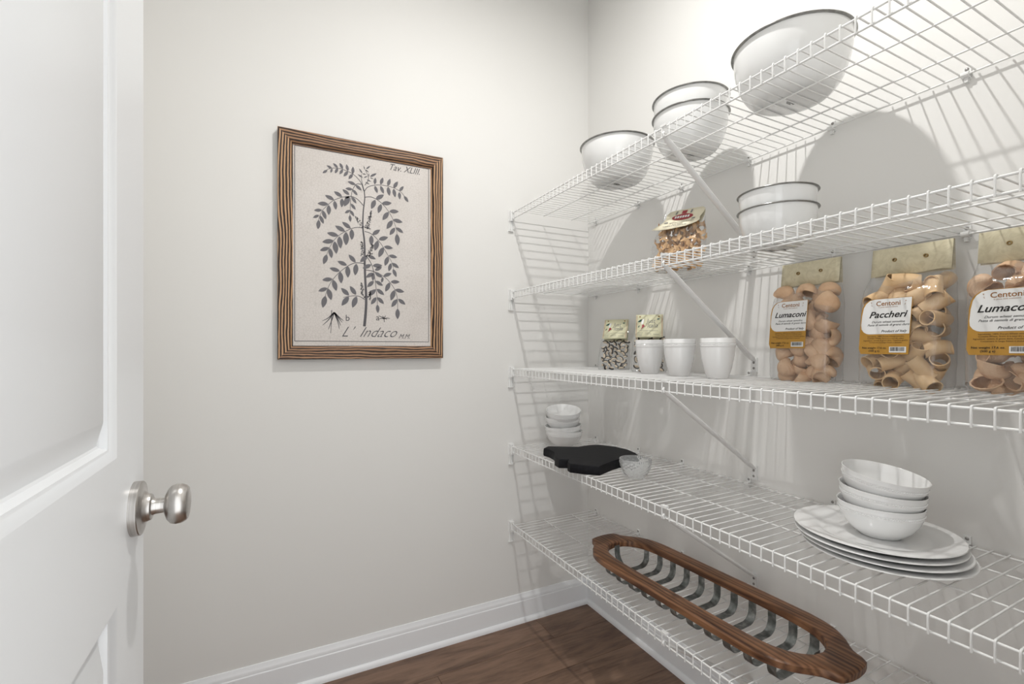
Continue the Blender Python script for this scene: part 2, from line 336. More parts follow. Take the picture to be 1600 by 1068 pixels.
for zs, lab in zip(ZS, shelf_labels):
    s = thing('wire_shelf', lab, 'shelf', (0, 0, zs), group='wire shelves on the right wall')
    for x, z, me in ((XFRONT, 0, rod_long), (XFRONT, -0.0262, rod_long), (1.117, 0, rod_mid), (1.270, 0, rod_mid), (XR-0.012, 0, rod_long)):
        inst('long_rod', me, s, (x, 0, z))
    y = 0.352 - 8*0.02695
    while y < YB-0.018:
        inst('cross_wire', wire_me, s, (0, y, 0)); y += 0.02695
    for y in CLIPS:
        c = inst('wall_clip', clip_me, s, (XR, y, 0)); inst('screw', screw_me, c, (-0.004, 0, 0.014), (0, 0, PI))
    b = inst('support_brace', brace_me, s, (0, 0.968, 0))
    for dz in (-0.300, -0.318): inst('screw', screw_me, b, (XR-0.0072, 0.030, dz), (0, 0, PI))
    e = inst('end_bracket', bracket_me, s, (XFRONT, YB, 0)); inst('screw', screw_me, e, (-0.002, -0.0155, 0.002), (0, 0, -PI/2))
def top(i): return ZS[i]+SURF

# ------------------------------------------------------------------ framed print
FX0, FX1, FZ0, FZ1 = 0.0175, 0.6335, 1.203, 2.035; FW = 0.050; FD = 0.028
pic = thing('framed_print', 'botanical print of a leafy branch in a rustic brown wooden frame', 'picture', ((FX0+FX1)/2, YB, FZ0))
hw = (FX1-FX0)/2; hh = FZ1-FZ0
def rail_piece(a, b, na, m):  # a,b outer corners; mitred moulding bar with a sloped inner edge
    a = Vector(a); b = Vector(b); n = Vector(na); t = (b-a).normalized()
    prof = [(0, 0.0), (0, FD-0.002), (0.002, FD), (FW-0.012, FD-0.002), (FW-0.003, FD-0.010), (FW, FD-0.012), (FW, 0.004), (FW, 0.0)]
    vs = []
    for end, sg in ((a, 1), (b, -1)):
        for d, h in prof: q = end + n*d + t*d*sg; vs.append((q.x, -h-0.0015, q.y))
    k = len(prof)
    mb = MB().add(vs, [tuple(range(k)), tuple(range(2*k-1, k-1, -1))] + [(i, (i+1) % k, k+(i+1) % k, k+i) for i in range(k)])
    mb.build('frame_rail', m, pic)
rail_piece((-hw, 0), (-hw, hh), (1, 0), 'frame_wood_vertical'); rail_piece((hw, hh), (hw, 0), (-1, 0), 'frame_wood_vertical')
rail_piece((-hw, hh), (hw, hh), (0, -1), 'frame_wood_horizontal'); rail_piece((hw, 0), (-hw, 0), (0, 1), 'frame_wood_horizontal')
PYp = -0.014
MB().box(-hw+0.03, hw-0.03, PYp, -0.002, 0.03, hh-0.03).build('paper', 'print_paper', pic)
def on_paper(px, py):       # photo pixel to a point in the plane of the paper
    Y = YB+PYp; X = Y*math.tan(math.atan((px-800)/FPX)+TH); d = Y*math.cos(TH)+X*math.sin(TH)
    return X-(FX0+FX1)/2, CAMH+(545-py)/FPX*d-FZ0
SA = 6.674
def PA(x, y): return on_paper(450+x/SA, 240+y/SA)
def PB(x, y): return on_paper(450+x/SA, 390+y/SA)
leafA = [(410,172,360,202),(460,155,402,122),(460,155,445,200),(520,148,470,98),(520,150,490,205),(572,160,538,95),(572,165,537,215),(625,182,610,110),(625,185,580,238),(675,210,678,135),(675,212,632,265),
 (705,322,622,290),(705,325,768,385),(675,372,597,362),(675,375,725,435),(640,430,568,370),(665,450,712,520),(655,520,706,585),(648,588,592,620),(650,590,690,655),(645,640,650,712),(640,440,585,550),(640,450,590,460),
 (480,480,385,432),(565,450,478,392),(420,525,308,518),(485,490,500,585),(565,465,560,560),(355,588,270,590),(425,535,425,640),(362,592,395,685),(325,640,260,668),(335,645,370,732),(322,690,312,788),
 (903,320,912,250),(905,335,932,412),(965,322,990,248),(965,335,997,418),(1040,335,1065,262),(1042,345,1058,440),(1100,358,1145,290),(1100,365,1118,455),(1162,390,1205,340),(1160,400,1165,478),(1210,440,1255,507),
 (915,475,1000,428),(910,480,868,577),(978,518,1082,515),(972,525,940,620),(1055,602,1155,602),(1050,608,985,692),(1095,688,1195,715),(1090,695,1028,785),(1125,770,1202,825),(1115,772,1060,848),(1135,835,1145,958),
 (655,780,563,710),(665,785,665,900),(595,810,490,750),(605,815,605,957),(525,855,405,825),(535,860,548,990),(478,908,355,920),(485,912,505,1045),(430,980,332,1010),(437,985,455,1090),(405,1050,370,1153),
 (880,845,960,792),(870,850,868,960),(945,895,1045,870),(938,905,905,1012),(1000,970,1095,985),(995,975,945,1080)]
leafS = [(815,160,858,128),(800,165,790,128),(775,205,742,155),(775,210,815,215),(805,165,842,195),(845,240,840,205),(855,240,925,205),(855,250,890,262),(780,250,727,215),(790,250,830,235),(820,270,868,292),(805,295,850,320)]
leafB = [(1050,60,1140,80),(1045,70,1010,168),(1080,138,1158,190),(1075,140,1050,225),(1095,200,1130,285),
 (705,132,632,50),(712,145,700,268),(615,162,515,118),(622,168,625,292),(540,222,432,190),(545,228,555,352),(465,305,355,315),(470,312,505,430),(412,400,315,432),(418,405,452,525),(390,480,362,605),
 (637,475,552,398),(710,470,645,378),(635,488,558,583),(715,485,672,605),
 (830,62,750,128),(830,58,915,98),(868,155,778,195),(882,165,985,165),(905,215,980,180),(890,240,812,290),(905,235,985,290),(890,245,885,325),(895,325,825,390),(912,325,990,375),(915,412,845,480),(925,408,1003,472),(922,495,865,570),(932,495,1000,565),(932,570,938,660),
 (995,275,1080,245),(990,285,975,345),(1070,335,1165,335),(1062,342,1015,437),(1115,415,1212,440),(1110,420,1072,530),(1148,512,1225,572),(1138,515,1078,598),(1143,612,1142,725)]
ink = MB(); YI = PYp-0.0006
def leaf(mb, P, x0, y0, x1, y1, w=0.42):
    a = Vector(P(x0, y0)); b = Vector(P(x1, y1)); d = b-a; n = Vector((-d.y, d.x)); vs = []; k = 7
    pr = [(t/k, math.sin(PI*(t/k)**0.9)**0.85*0.5*w) for t in range(1, k)]
    pts = [a] + [a+d*t+n*q for t, q in pr] + [b] + [a+d*t-n*q for t, q in reversed(pr)]
    mb.add([(p.x, YI, p.y) for p in pts], [tuple(range(len(pts)))])
for l in leafA: leaf(ink, PA, *l)
for l in leafS: leaf(ink, PA, *l, w=0.28)
for l in leafB: leaf(ink, PB, *l)
ink.build('printed_leaves', 'print_ink', pic)
line = MB(); YL = PYp-0.0004
def stroke(mb, pts, w0, w1=None, y=YL):
    w1 = w0 if w1 is None else w1; ps = [Vector(p) for p in pts]; sm = []
    for i in range(len(ps)-1):      # catmull-rom
        p0, p1, p2, p3 = ps[max(i-1, 0)], ps[i], ps[i+1], ps[min(i+2, len(ps)-1)]
        for k in range(5):
            t = k/5; sm.append(0.5*((2*p1)+(p2-p0)*t+(2*p0-5*p1+4*p2-p3)*t*t+(3*p1-p0-3*p2+p3)*t**3))
    sm.append(ps[-1]); vs = []
    for i, p in enumerate(sm):
        d = (sm[min(i+1, len(sm)-1)]-sm[max(i-1, 0)]).normalized(); n = Vector((-d.y, d.x)); w = w0+(w1-w0)*i/(len(sm)-1)
        a = p+n*w/2; b = p-n*w/2; vs += [(a.x, y, a.y), (b.x, y, b.y)]
    mb.add(vs, [(2*i, 2*i+1, 2*i+3, 2*i+2) for i in range(len(sm)-1)])
Y2 = 1001
main = [PA(795, 390), PA(800, 470), PA(785, 600), PA(780, 760), PA(795, 900), PA(800, 1000), PB(800, 150), PB(805, 300), PB(815, 500), PB(810, 650), PB(796, 798)]
stroke(line, main, 0.0032, 0.0105)
for pts in ([(790,390),(765,310),(720,250),(665,205),(600,175),(540,155),(470,150),(410,165),(370,195)], [(795,390),(770,290),(765,215)], [(800,330),(840,260),(805,165)], [(765,320),(720,315),(690,345),(670,390),(660,440),(650,520),(648,590),(645,650)],
            [(785,540),(730,480),(660,445),(560,455),(470,490),(410,540),(360,590),(330,650),(315,700)], [(795,395),(830,350),(900,328),(1000,330),(1100,355),(1170,395),(1215,445)],
            [(800,455),(860,450),(930,480),(1000,540),(1060,620),(1100,700),(1130,790),(1137,850)], [(780,775),(720,768),(650,785),(580,820),(520,860),(470,915),(430,985),(405,1050)], [(800,810),(860,830),(930,890),(990,970),(1030,1040),(1052,1075),(1085,1141),(1100,1201)]):
    stroke(line, [PA(*p) for p in pts], 0.0026, 0.0014)
for pts in ([(800,148),(720,135),(650,155),(580,200),(520,250),(460,320),(420,390),(385,490)], [(800,520),(750,488),(700,480),(630,485),(575,498)], [(825,75),(870,150),(895,235),(910,330),(920,420),(930,500),(932,570)],
            [(810,212),(880,222),(960,255),(1020,295),(1070,350),(1115,420),(1140,510),(1143,620)], [(455,630),(452,750),(445,870)]):
    stroke(line, [PB(*p) for p in pts], 0.0028, 0.0016)
for tx, ty in ((360,740),(362,785),(420,830),(578,740),(565,758),(548,790),(535,825)):
    stroke(line, [PB(482, 652), PB((482+tx)/2+(12 if tx > 480 else -2), (652+ty)/2+14), PB(tx, ty)], 0.0048, 0.0014)
for tx, ty in ((945,690),(950,722),(985,690),(1020,688),(1062,716),(1030,725),(1004,755)): stroke(line, [PB(1000, 718), PB((1000+tx)/2, (718+ty)/2-5), PB(tx, ty)], 0.0036, 0.0020)
def spike(P, x0, y0, x1, y1, w, n):
    for k in range(n):
        t = k/n; cx = x0+(x1-x0)*t+rnd.uniform(-1, 1)*w*(1-0.75*t); cy = y0+(y1-y0)*t+rnd.uniform(-8, 8); a = rnd.uniform(0, 6.28); r = rnd.uniform(6, 13)
        leaf(ink2, P, cx-r*math.cos(a), cy-r*math.sin(a), cx+r*math.cos(a), cy+r*math.sin(a), 0.4)
ink2 = MB()
spike(PA, 775, 765, 705, 645, 26, 34); spike(PA, 825, 790, 868, 600, 30, 55); spike(PA, 785, 1070, 765, 915, 30, 45); spike(PA, 840, 1070, 885, 950, 32, 45); spike(PB, 790, 500, 765, 345, 26, 40); spike(PB, 838, 520, 862, 430, 22, 30)
ink2.build('printed_flowers', 'print_ink', pic)['kind'] = 'stuff'
def PZ(x, y): return on_paper(400+x/2.484, 170+y/2.484)
bx0, bz1 = PZ(150, 146); bx1, bz0 = PZ(670, 904); bz1 = PZ(670, 232)[1]-0.002
for q in ([(bx0, bz0), (bx1, bz0)], [(bx0, bz1), (bx1, bz1)], [(bx0, bz0), (bx0, bz1)], [(bx1, bz0), (bx1, bz1)]): stroke(line, q, 0.0022)
pp = lambda u, v: (u, YI, v)
x, z = PB(548, 905); add_text(line, "L'  Indaco", 0.056, x, z, pp, shear=0.62, bold=-0.0006, xs=0.95)
x, z = PB(1150, 925); add_text(line, 'M.M.', 0.026, x, z, pp, shear=0.5, xs=0.9)
x, z = PA(1045, 165); add_text(line, 'Tav. XLIII.', 0.036, x, z, pp, shear=0.45, xs=0.86)
x, z = PB(597, 740); add_text(line, 'b', 0.034, x, z, pp); x, z = PB(915, 735); add_text(line, 'a', 0.034, x, z, pp)
line.build('printed_lines_and_lettering', 'print_line', pic)

# ------------------------------------------------------------------ crockery
def enamel_bowl(loc, R, H, label, mark=True, tilt=(0, 0, 0), group=None, cat='bowl'):
    t = thing('mixing_bowl', label, cat, loc, tilt, group)
    rb = R*0.50; th = 0.0022; pr = [(0, 0.0015), (rb*0.9, 0.0), (rb, 0.0015)]
    for k in range(1, 15):
        a = k/14; ang = a*PI/2
        pr.append((rb+(R*0.965-rb)*math.sin(ang)**0.85, 0.0015+(H-0.0015)*(1-math.cos(ang))**0.92*0.55+(H-0.0015)*0.45*a**1.5))
    pr2 = [(r-th, z+0.0015) for r, z in pr[1:]][::-1]
    MB().lathe(pr + [(pr[-1][0], H)] + pr2 + [(0, 0.004)], 72).build('body', 'enamel', t, smooth=True, angle=50)
    fl = [(R*0.955, H-0.002), (R-0.003, H-0.0005), (R, H-0.001), (R+0.0016, H+0.0006), (R+0.001, H+0.0022), (R-0.001, H+0.0026), (R-0.004, H+0.0016), (R*0.95, H+0.0003)]
    MB().lathe(fl, 72, close=True).build('rim', 'rim_steel', t, smooth=True, angle=60)
    if mark:
        mk = MB()
        for q in range(9):
            a = -0.9+0.22*q; r0 = rb*0.36; x = -0.012+q*0.003; mk.box(x, x+0.0019, -0.003+0.0012*math.sin(q*2.1), 0.002+0.001*math.cos(q*1.7), -0.0006, 0.0004)
        for q in range(5): x = -0.008+q*0.0034; mk.box(x, x+0.0025, 0.005, 0.0065, -0.0006, 0.0004)
        mk.build('maker_mark', 'ink_grey', t)
    return t
T0 = top(0)
enamel_bowl((1.152, 1.393, T0), 0.136, 0.137, 'lone white enamel bowl nearest the corner on the topmost shelf', group='enamel bowls on the topmost shelf')
enamel_bowl((1.190, 1.080, T0), 0.1165, 0.119, 'lower white enamel bowl of the nested pair on the topmost shelf', group='enamel bowls on the topmost shelf')
enamel_bowl((1.190, 1.080, T0+0.051), 0.1155, 0.119, 'upper white enamel bowl of the nested pair on the topmost shelf', mark=False, group='enamel bowls on the topmost shelf')
enamel_bowl((1.160, 0.734, T0), 0.135, 0.135, 'largest white enamel bowl, on the topmost shelf at the right', group='enamel bowls on the topmost shelf')
T1 = top(1)
enamel_bowl((1.172, 0.778, T1), 0.094, 0.095, 'lower white enamel bowl of the pair on the second shelf', mark=False, group='enamel bowls on the second shelf')
enamel_bowl((1.172, 0.778, T1+0.044), 0.0935, 0.095, 'upper white enamel bowl of the pair on the second shelf', mark=False, group='enamel bowls on the second shelf')

def bead_ring(R, z, n, r):
    mb = MB()
    for k in range(n):
        a = 2*PI*k/n; c = Vector((R*math.cos(a), R*math.sin(a), z)); t = Vector((-math.sin(a), math.cos(a), 0)); o = Vector((math.cos(a), math.sin(a), 0)); u = Vector((0, 0, 1))
        mb.add([c+t*r+u*r*0.5, c+u*r, c-t*r-u*r*0.5, c-u*r, c+o*r*0.7, c-o*r], [(0, 1, 4), (1, 2, 4), (2, 3, 4), (3, 0, 4), (1, 0, 5), (2, 1, 5), (3, 2, 5), (0, 3, 5)])
    return mb
def cup(loc, label):
    t = thing('ceramic_cup', label, 'cup', loc, group='white cups on the middle shelf')
    pr = [(0, 0.003), (0.024, 0.003), (0.026, 0), (0.029, 0.001), (0.033, 0.012), (0.0385, 0.030), (0.0430, 0.050), (0.0462, 0.070), (0.0480, 0.088), (0.0484, 0.094), (0.0494, 0.0955), (0.0486, 0.097), (0.0488, 0.1035), (0.0498, 0.105), (0.0490, 0.1065), (0.0497, 0.1165), (0.0488, 0.118), (0.0472, 0.1165), (0.0455, 0.088), (0.041, 0.05), (0.034, 0.022), (0.025, 0.008), (0, 0.007)]
    MB().lathe(pr, 56).build('body', 'porcelain', t, smooth=True, angle=50)
    bead_ring(0.0487, 0.1003, 72, 0.0024).build('beaded_band', 'porcelain', t, smooth=True)
T2 = top(2)
cup((1.186, 1.257, T2), 'white ceramic cup beside the dried mushroom bags, leftmost of three'); cup((1.166, 1.102, T2), 'white ceramic cup in the middle of the three cups'); cup((1.166, 0.957, T2), 'white ceramic cup nearest the pasta bags, rightmost of three')

def small_bowl(loc, label, tilt=(0, 0, 0), R=0.0765, H=0.069, group=None):
    t = thing('cereal_bowl', label, 'bowl', loc, tilt, group); k = R/0.083; h = H/0.066
    pr = [(0, 0.004), (0.034, 0.004), (0.036, 0), (0.040, 0.0005), (0.042, 0.003), (0.052, 0.009), (0.064, 0.020), (0.0735, 0.034), (0.0785, 0.0455), (0.0800, 0.0480), (0.0795, 0.0500), (0.0800, 0.0545), (0.0812, 0.0560), (0.0808, 0.0575), (0.0825, 0.0648), (0.0826, 0.066), (0.0812, 0.0664), (0.0795, 0.0650), (0.0765, 0.048), (0.069, 0.033), (0.058, 0.019), (0.045, 0.010), (0, 0.0075)]
    MB().lathe([(r*k, z*h) for r, z in pr], 64).build('body', 'porcelain', t, smooth=True, angle=50)
    bead_ring(0.0798*k, 0.0523*h, 110, 0.0021).build('beaded_band', 'porcelain', t, smooth=True)
    return t
# dinner plates with three bowls
T3 = top(3)
PC = (1.149, 0.540)
def plate(loc, label, rot=(0, 0, 0)):
    R = 0.147
    pr = [(0, 0.003), (0.088, 0.003), (0.090, 0), (0.094, 0), (0.097, 0.004), (0.120, 0.0095), (R-0.003, 0.0145), (R, 0.0158), (R-0.0005, 0.0175), (R-0.003, 0.0178), (0.122, 0.0150), (0.104, 0.0115), (0.098, 0.0075), (0.092, 0.0062), (0, 0.0060)]
    o = MB().lathe(pr, 88).build('dinner_plate', 'porcelain', smooth=True, angle=50, loc=loc, rot=rot); return tag(o, label, 'plate', 'stacked dinner plates')
plate((PC[0]+0.003, PC[1]-0.010, T3), 'white dinner plate at the bottom of the stack'); plate((PC[0]+0.001, PC[1]-0.004, T3+0.0112), 'white dinner plate second from the bottom of the stack')
plate((PC[0]-0.002, PC[1]+0.003, T3+0.0224), 'white dinner plate second from the top of the stack'); plate((PC[0], PC[1]+0.006, T3+0.0336), 'white dinner plate on top of the stack, under the bowls')
zb = T3+0.0336+0.0062; G = 'bowls stacked on the plates'
small_bowl((PC[0]+0.003, PC[1]-0.004, zb), 'white ceramic bowl standing on the plates, lowest of three', group=G)
small_bowl((PC[0]+0.004, PC[1]-0.002, zb+0.031), 'middle white ceramic bowl of the three on the plates', (0.075, 0.02, 0), group=G)
small_bowl((PC[0]+0.006, PC[1]-0.000, zb+0.064), 'top white ceramic bowl on the plates, tilted to the right', (0.16, 0.02, 0), group=G)
# bowls in the corner
G = 'bowls stacked in the corner'
CB = (1.172, 1.782)
small_bowl((CB[0], CB[1], T3), 'lowest white bowl of the stack in the corner', R=0.083, group=G)
small_bowl((CB[0]-0.001, CB[1], T3+0.024), 'second white bowl from the bottom in the corner stack', (0.0, -0.07, 0), R=0.082, group=G)
small_bowl((CB[0]-0.003, CB[1]-0.002, T3+0.065), 'second white bowl from the top in the corner stack', (0.02, -0.08, 0), R=0.078, group=G)
small_bowl((CB[0]-0.007, CB[1]-0.005, T3+0.096), 'topmost tilted white bowl of the corner stack', (0.18, -0.10, 0), R=0.078, group=G)

# ------------------------------------------------------------------ black wooden board
out = [(1.000, 1.671), (1.030, 1.690), (1.091, 1.655), (1.140, 1.625), (1.170, 1.630), (1.205, 1.634), (1.240, 1.620), (1.264, 1.590), (1.282, 1.555), (1.288, 1.490), (1.276, 1.428), (1.255, 1.385), (1.215, 1.362), (1.148, 1.374), (1.102, 1.358), (1.060, 1.340), (1.018, 1.322), (0.978, 1.354), (0.948, 1.402), (0.953, 1.425), (0.976, 1.452), (0.948, 1.474), (0.953, 1.511), (0.982, 1.552), (0.998, 1.592), (1.003, 1.633)]
mb = MB(); n = len(out); cx = sum(p[0] for p in out)/n; cy = sum(p[1] for p in out)/n
rings = [(1.0, 0.0), (1.012, 0.006), (1.008, 0.022), (1.0, 0.0295), (0.985, 0.032)]; vs = []
for s_, z in rings: vs += [(((x-cx)*s_), ((y-cy)*s_), z+0.0006*math.sin(i*2.3)) for i, (x, y) in enumerate(out)]
fs = [tuple(range(n-1, -1, -1)), tuple((len(rings)-1)*n+k for k in range(n))]
for r in range(len(rings)-1):
    for k in range(n): fs.append((r*n+k, r*n+(k+1) % n, (r+1)*n+(k+1) % n, (r+1)*n+k))
tag(mb.add([(x*0.984, y*0.984, z) for x, y, z in vs], fs).build('serving_board', 'black_wood', smooth=True, angle=28, loc=(cx*0.984, cy*0.984, T3)), 'black rough-edged wooden board lying on the fourth shelf', 'board')

# ------------------------------------------------------------------ cut glass bowl
def glass_bowl(loc):
    nA, nZ = 96, 26; prof = []
    H = 0.064
    def rad(t): return 0.026+0.026*math.sin(min(1, t*1.02)*PI/2)**0.8
    vs = []; fs = []
    for j in range(nZ+1):
        t = j/nZ
        for k in range(nA):
            u = k/nA*16; vz = t*5.5
            d = abs(((u+vz) % 1)-0.5)+abs(((u-vz) % 1)-0.5)
            amp = 0.0028*d if 0.12 < t < 0.86 else (0.0010*abs(((u*3) % 1)-0.5)*2 if t >= 0.86 else 0)
            r = rad(t)+amp; vs.append((r*math.cos(2*PI*k/nA), r*math.sin(2*PI*k/nA), 0.002+t*H))
    m_ = 12
    for j in range(m_+1):
        t = 1-j/m_*0.9
        for k in range(nA): r = rad(t)-0.0030; vs.append((r*math.cos(2*PI*k/nA), r*math.sin(2*PI*k/nA), 0.002+t*H+(0.0006 if j == 0 else 0)))
    rows = nZ+1+m_+1
    for j in range(rows-1):
        for k in range(nA): fs.append((j*nA+k, j*nA+(k+1) % nA, (j+1)*nA+(k+1) % nA, (j+1)*nA+k))
    fs.append(tuple(range(nA-1, -1, -1))); fs.append(tuple((rows-1)*nA+k for k in range(nA)))
    tag(MB().add(vs, fs).build('glass_bowl', 'clear_glass', smooth=True, angle=22, loc=loc), 'small clear cut-glass bowl with a diamond pattern beside the black board', 'bowl')
glass_bowl((1.090, 1.222, T3-0.001))

# ------------------------------------------------------------------ wooden basket with metal straps
T4 = top(4)
bk = thing('strap_basket', 'long wooden-rimmed basket with galvanised metal straps on the lowest shelf', 'basket', (1.129, 1.003, T4), (0, 0, math.radians(2.4))); bk.scale = (1.015, 1.015, 1.0)
halfo = [(0.0, 0.139), (0.14, 0.139), (0.255, 0.138), (0.295, 0.132), (0.325, 0.120), (0.350, 0.101), (0.370, 0.079), (0.387, 0.063), (0.405, 0.056), (0.416, 0.054), (0.423, 0.030)]
halfh = [(0.0, 0.089), (0.14, 0.089), (0.235, 0.087), (0.275, 0.081), (0.305, 0.070), (0.328, 0.052), (0.344, 0.030)]
def full(hf, e):   # quarter (u,v) to closed loop (x=v, y=u)
    q1 = [(v, u) for u, v in hf] + [(0.0, e)]
    q2 = [(-x, y) for x, y in reversed(q1[:-1])]
    lower = [(-x, -y) for x, y in q1[1:]] + [(x, -y) for x, y in list(reversed([(v, u) for u, v in hf]))[:-1]]
    return q1 + q2[:-1] + [q2[-1]] + lower
def resample(lp, n):
    lp = [Vector(p) for p in lp]; ds = [0]
    for i in range(len(lp)): ds.append(ds[-1]+(lp[(i+1) % len(lp)]-lp[i]).length)
    res = []
    for k in range(n):
        t = ds[-1]*k/n; i = max(j for j in range(len(lp)) if ds[j] <= t+1e-9); f_ = (t-ds[i])/max(ds[i+1]-ds[i], 1e-9); res.append(lp[i].lerp(lp[(i+1) % len(lp)], f_))
    return res
def by_angle(lp, angs):
    lp = [Vector(p) for p in lp]; res = []
    for a in angs:
        d = Vector((math.cos(a), math.sin(a))); best = None
        for i in range(len(lp)):
            p, q = lp[i], lp[(i+1) % len(lp)]; e = q-p; den = d.x*e.y-d.y*e.x
            if abs(den) < 1e-12: continue
            t = (p.x*e.y-p.y*e.x)/den; s_ = (p.x*d.y-p.y*d.x)/den
            if t > 0 and -1e-6 <= s_ <= 1+1e-6: best = t if best is None else max(best, t)
        res.append(d*best)
    return res
lo = full(halfo, 0.425); lh = full(halfh, 0.350)
o_r = resample(lo, 160)
h_r = by_angle(lh, [math.atan2(p.y, p.x) for p in o_r])
ZR0, ZR1 = 0.059, 0.080
nn = len(o_r); vs = []; fs = []
def sec(o_, h_): # cross-section loop of the ring
    d = (h_-o_); return [(o_+d*0.0, ZR0+0.003), (o_+d*0.0, ZR1-0.004), (o_+d*0.05, ZR1-0.001), (o_+d*0.12, ZR1), (o_+d*0.88, ZR1), (o_+d*0.96, ZR1-0.0015), (h_, ZR1-0.005), (h_, ZR0), (o_+d*0.06, ZR0)]
for a, b in zip(o_r, h_r):
    for p, z in sec(a, b): vs.append((p.x, p.y, z))
K = 9
for i in range(nn):
    for k in range(K): fs.append((i*K+k, i*K+(k+1) % K, ((i+1) % nn)*K+(k+1) % K, ((i+1) % nn)*K+k))
MB().add(vs, fs).build('rim', 'basket_wood', bk, smooth=True, angle=35)
def strip(path, width_dir, w, t=0.0014):
    path = [Vector(p) for p in path]; wd = Vector(width_dir).normalized(); vs = []; fs = []
    for i, p in enumerate(path):
        d = (path[min(i+1, len(path)-1)]-path[max(i-1, 0)]).normalized(); n_ = d.cross(wd).normalized()
        vs += [p+wd*w/2+n_*t/2, p-wd*w/2+n_*t/2, p-wd*w/2-n_*t/2, p+wd*w/2-n_*t/2]
    for i in range(len(path)-1):
        for k in range(4): fs.append((4*i+k, 4*i+(k+1) % 4, 4*i+4+(k+1) % 4, 4*i+4+k))
    fs += [(0, 1, 2, 3), (4*len(path)-1, 4*len(path)-2, 4*len(path)-3, 4*len(path)-4)]
    return MB().add(vs, fs)
def u_path(hw_, zt_, zb_, rc, f):
    pts = [(-hw_, zt_), (-hw_, zb_+rc)] + [(-hw_+rc-rc*math.cos(a), zb_+rc-rc*math.sin(a)) for a in (0.26, 0.52, 0.79, 1.05, 1.31)] + [(-hw_+rc, zb_), (0, zb_), (hw_-rc, zb_)]
    pts += [(hw_-rc+rc*math.sin(a), zb_+rc-rc*math.cos(a)) for a in (0.26, 0.52, 0.79, 1.05, 1.31)] + [(hw_, zb_+rc), (hw_, zt_)]
    return [f(a, z) for a, z in pts]
HWs = []
for k in range(11):
    u = -0.285+0.057*k; hwk = 0.096 if abs(u) < 0.24 else 0.090
    strip(u_path(hwk, ZR0+0.012, 0.0012, 0.030, lambda a, z: (a, u, z)), (0, 1, 0), 0.0225).build('cross_strap', 'galvanised', bk, smooth=True, angle=30)
strip(u_path(0.338, ZR0+0.012, 0.0032, 0.048, lambda a, z: (0, a, z)), (1, 0, 0), 0.0225).build('long_strap', 'galvanised', bk, smooth=True, angle=30)

# ------------------------------------------------------------------ packaged food
def film_bag(parent, rings, name='film', wob=0.0022, seed=0, ns=48, ex=0.42):
    """rings: (z, half width, half depth, lean y)"""
    vs = []; fs = []; fine = []
    for (a, b) in zip(rings, rings[1:]):
        for k in range(4): fine.append([a[i]+(b[i]-a[i])*k/4 for i in range(4)])
    fine.append(list(rings[-1]))
    for z, w, d, yo in fine:
        for k in range(ns):
            a = 2*PI*k/ns; c, s_ = math.cos(a), math.sin(a)
            x = w*math.copysign(abs(c)**ex, c); y = d*math.copysign(abs(s_)**ex, s_)
            nv = noise.noise(Vector((x*28+seed, y*28, z*22)))*wob if d > 0.006 else 0
            vs.append((x+nv*c, y+yo+nv*s_*1.2, z))
    for i in range(len(fine)-1):
        for k in range(ns): fs.append((i*ns+k, i*ns+(k+1) % ns, (i+1)*ns+(k+1) % ns, (i+1)*ns+k))
    fs.append(tuple(range(ns-1, -1, -1)))
    return MB().add(vs, fs).build(name, 'film', parent, smooth=True, angle=70)
def pack(rings, r, count, rg, zmax, tries=60, ky=0.95, kx=0.95):
    def half(z):
        for a, b in zip(rings, rings[1:]):
            if a[0] <= z <= b[0]:
                f_ = (z-a[0])/max(b[0]-a[0], 1e-6); return a[1]+(b[1]-a[1])*f_, a[2]+(b[2]-a[2])*f_
        return rings[-1][1], rings[-1][2]
    pts = []
    for n_ in range(count):
        best = None
        for t in range(tries):
            w, d = half(min(0.15, zmax)); x = rg.uniform(-1, 1)*(w-r*kx); y = rg.uniform(-1, 1)*max(d-r*ky, 0.0005); z = r*0.95
            for q in pts:
                dx = (q[0]-x)**2+(q[1]-y)**2
                if dx < 4*r*r: z = max(z, q[2]+math.sqrt(max(4*r*r-dx, 0))*0.93)
            w2, d2 = half(z+r*0.3)
            if abs(x) > w2-r*0.9: z += 0.03
            if best is None or z < best[2]: best = (x, y, z)
        if best[2] > zmax-r*0.6: break
        pts.append(best)
    return pts
def shell_mesh(seed):
    rg = random.Random(seed); nR, nS = 16, 42; Ra = 0.0112; vs = []; fs = []
    def ring(t, k_):
        ang = -0.2+t*3.7; cx_, cz_ = Ra*math.cos(ang), Ra*math.sin(ang)
        r = (0.0040+0.0106*math.sin(min(1, t*1.10)*PI*0.55))*k_*(1+0.12*max(0, t-0.8)/0.2)
        wy = r*1.22; rr = r*(1-0.22*max(0, t-0.7)/0.3)
        res = []
        for q in range(nS):
            a = 2*PI*q/nS; rib = 1+0.022*math.cos(14*a); rad_ = Ra+rr*rib*math.cos(a)
            rad_ = max(rad_, -0.002)
            res.append((rad_*math.cos(ang)-0.001, wy*rib*math.sin(a), rad_*math.sin(ang)))
        return res
    for j in range(nR+1): vs += ring(j/nR, 1.0)
    for j in range(5): vs += ring(1-j*0.09, 0.88)
    tot = nR+6
    for j in range(tot-1):
        for k in range(nS): fs.append((j*nS+k, j*nS+(k+1) % nS, (j+1)*nS+(k+1) % nS, (j+1)*nS+k))
    fs.append(tuple(range(nS-1, -1, -1)))
    return MB().add(vs, fs).mesh('shell_pasta', 'pasta_shell', True, 70)
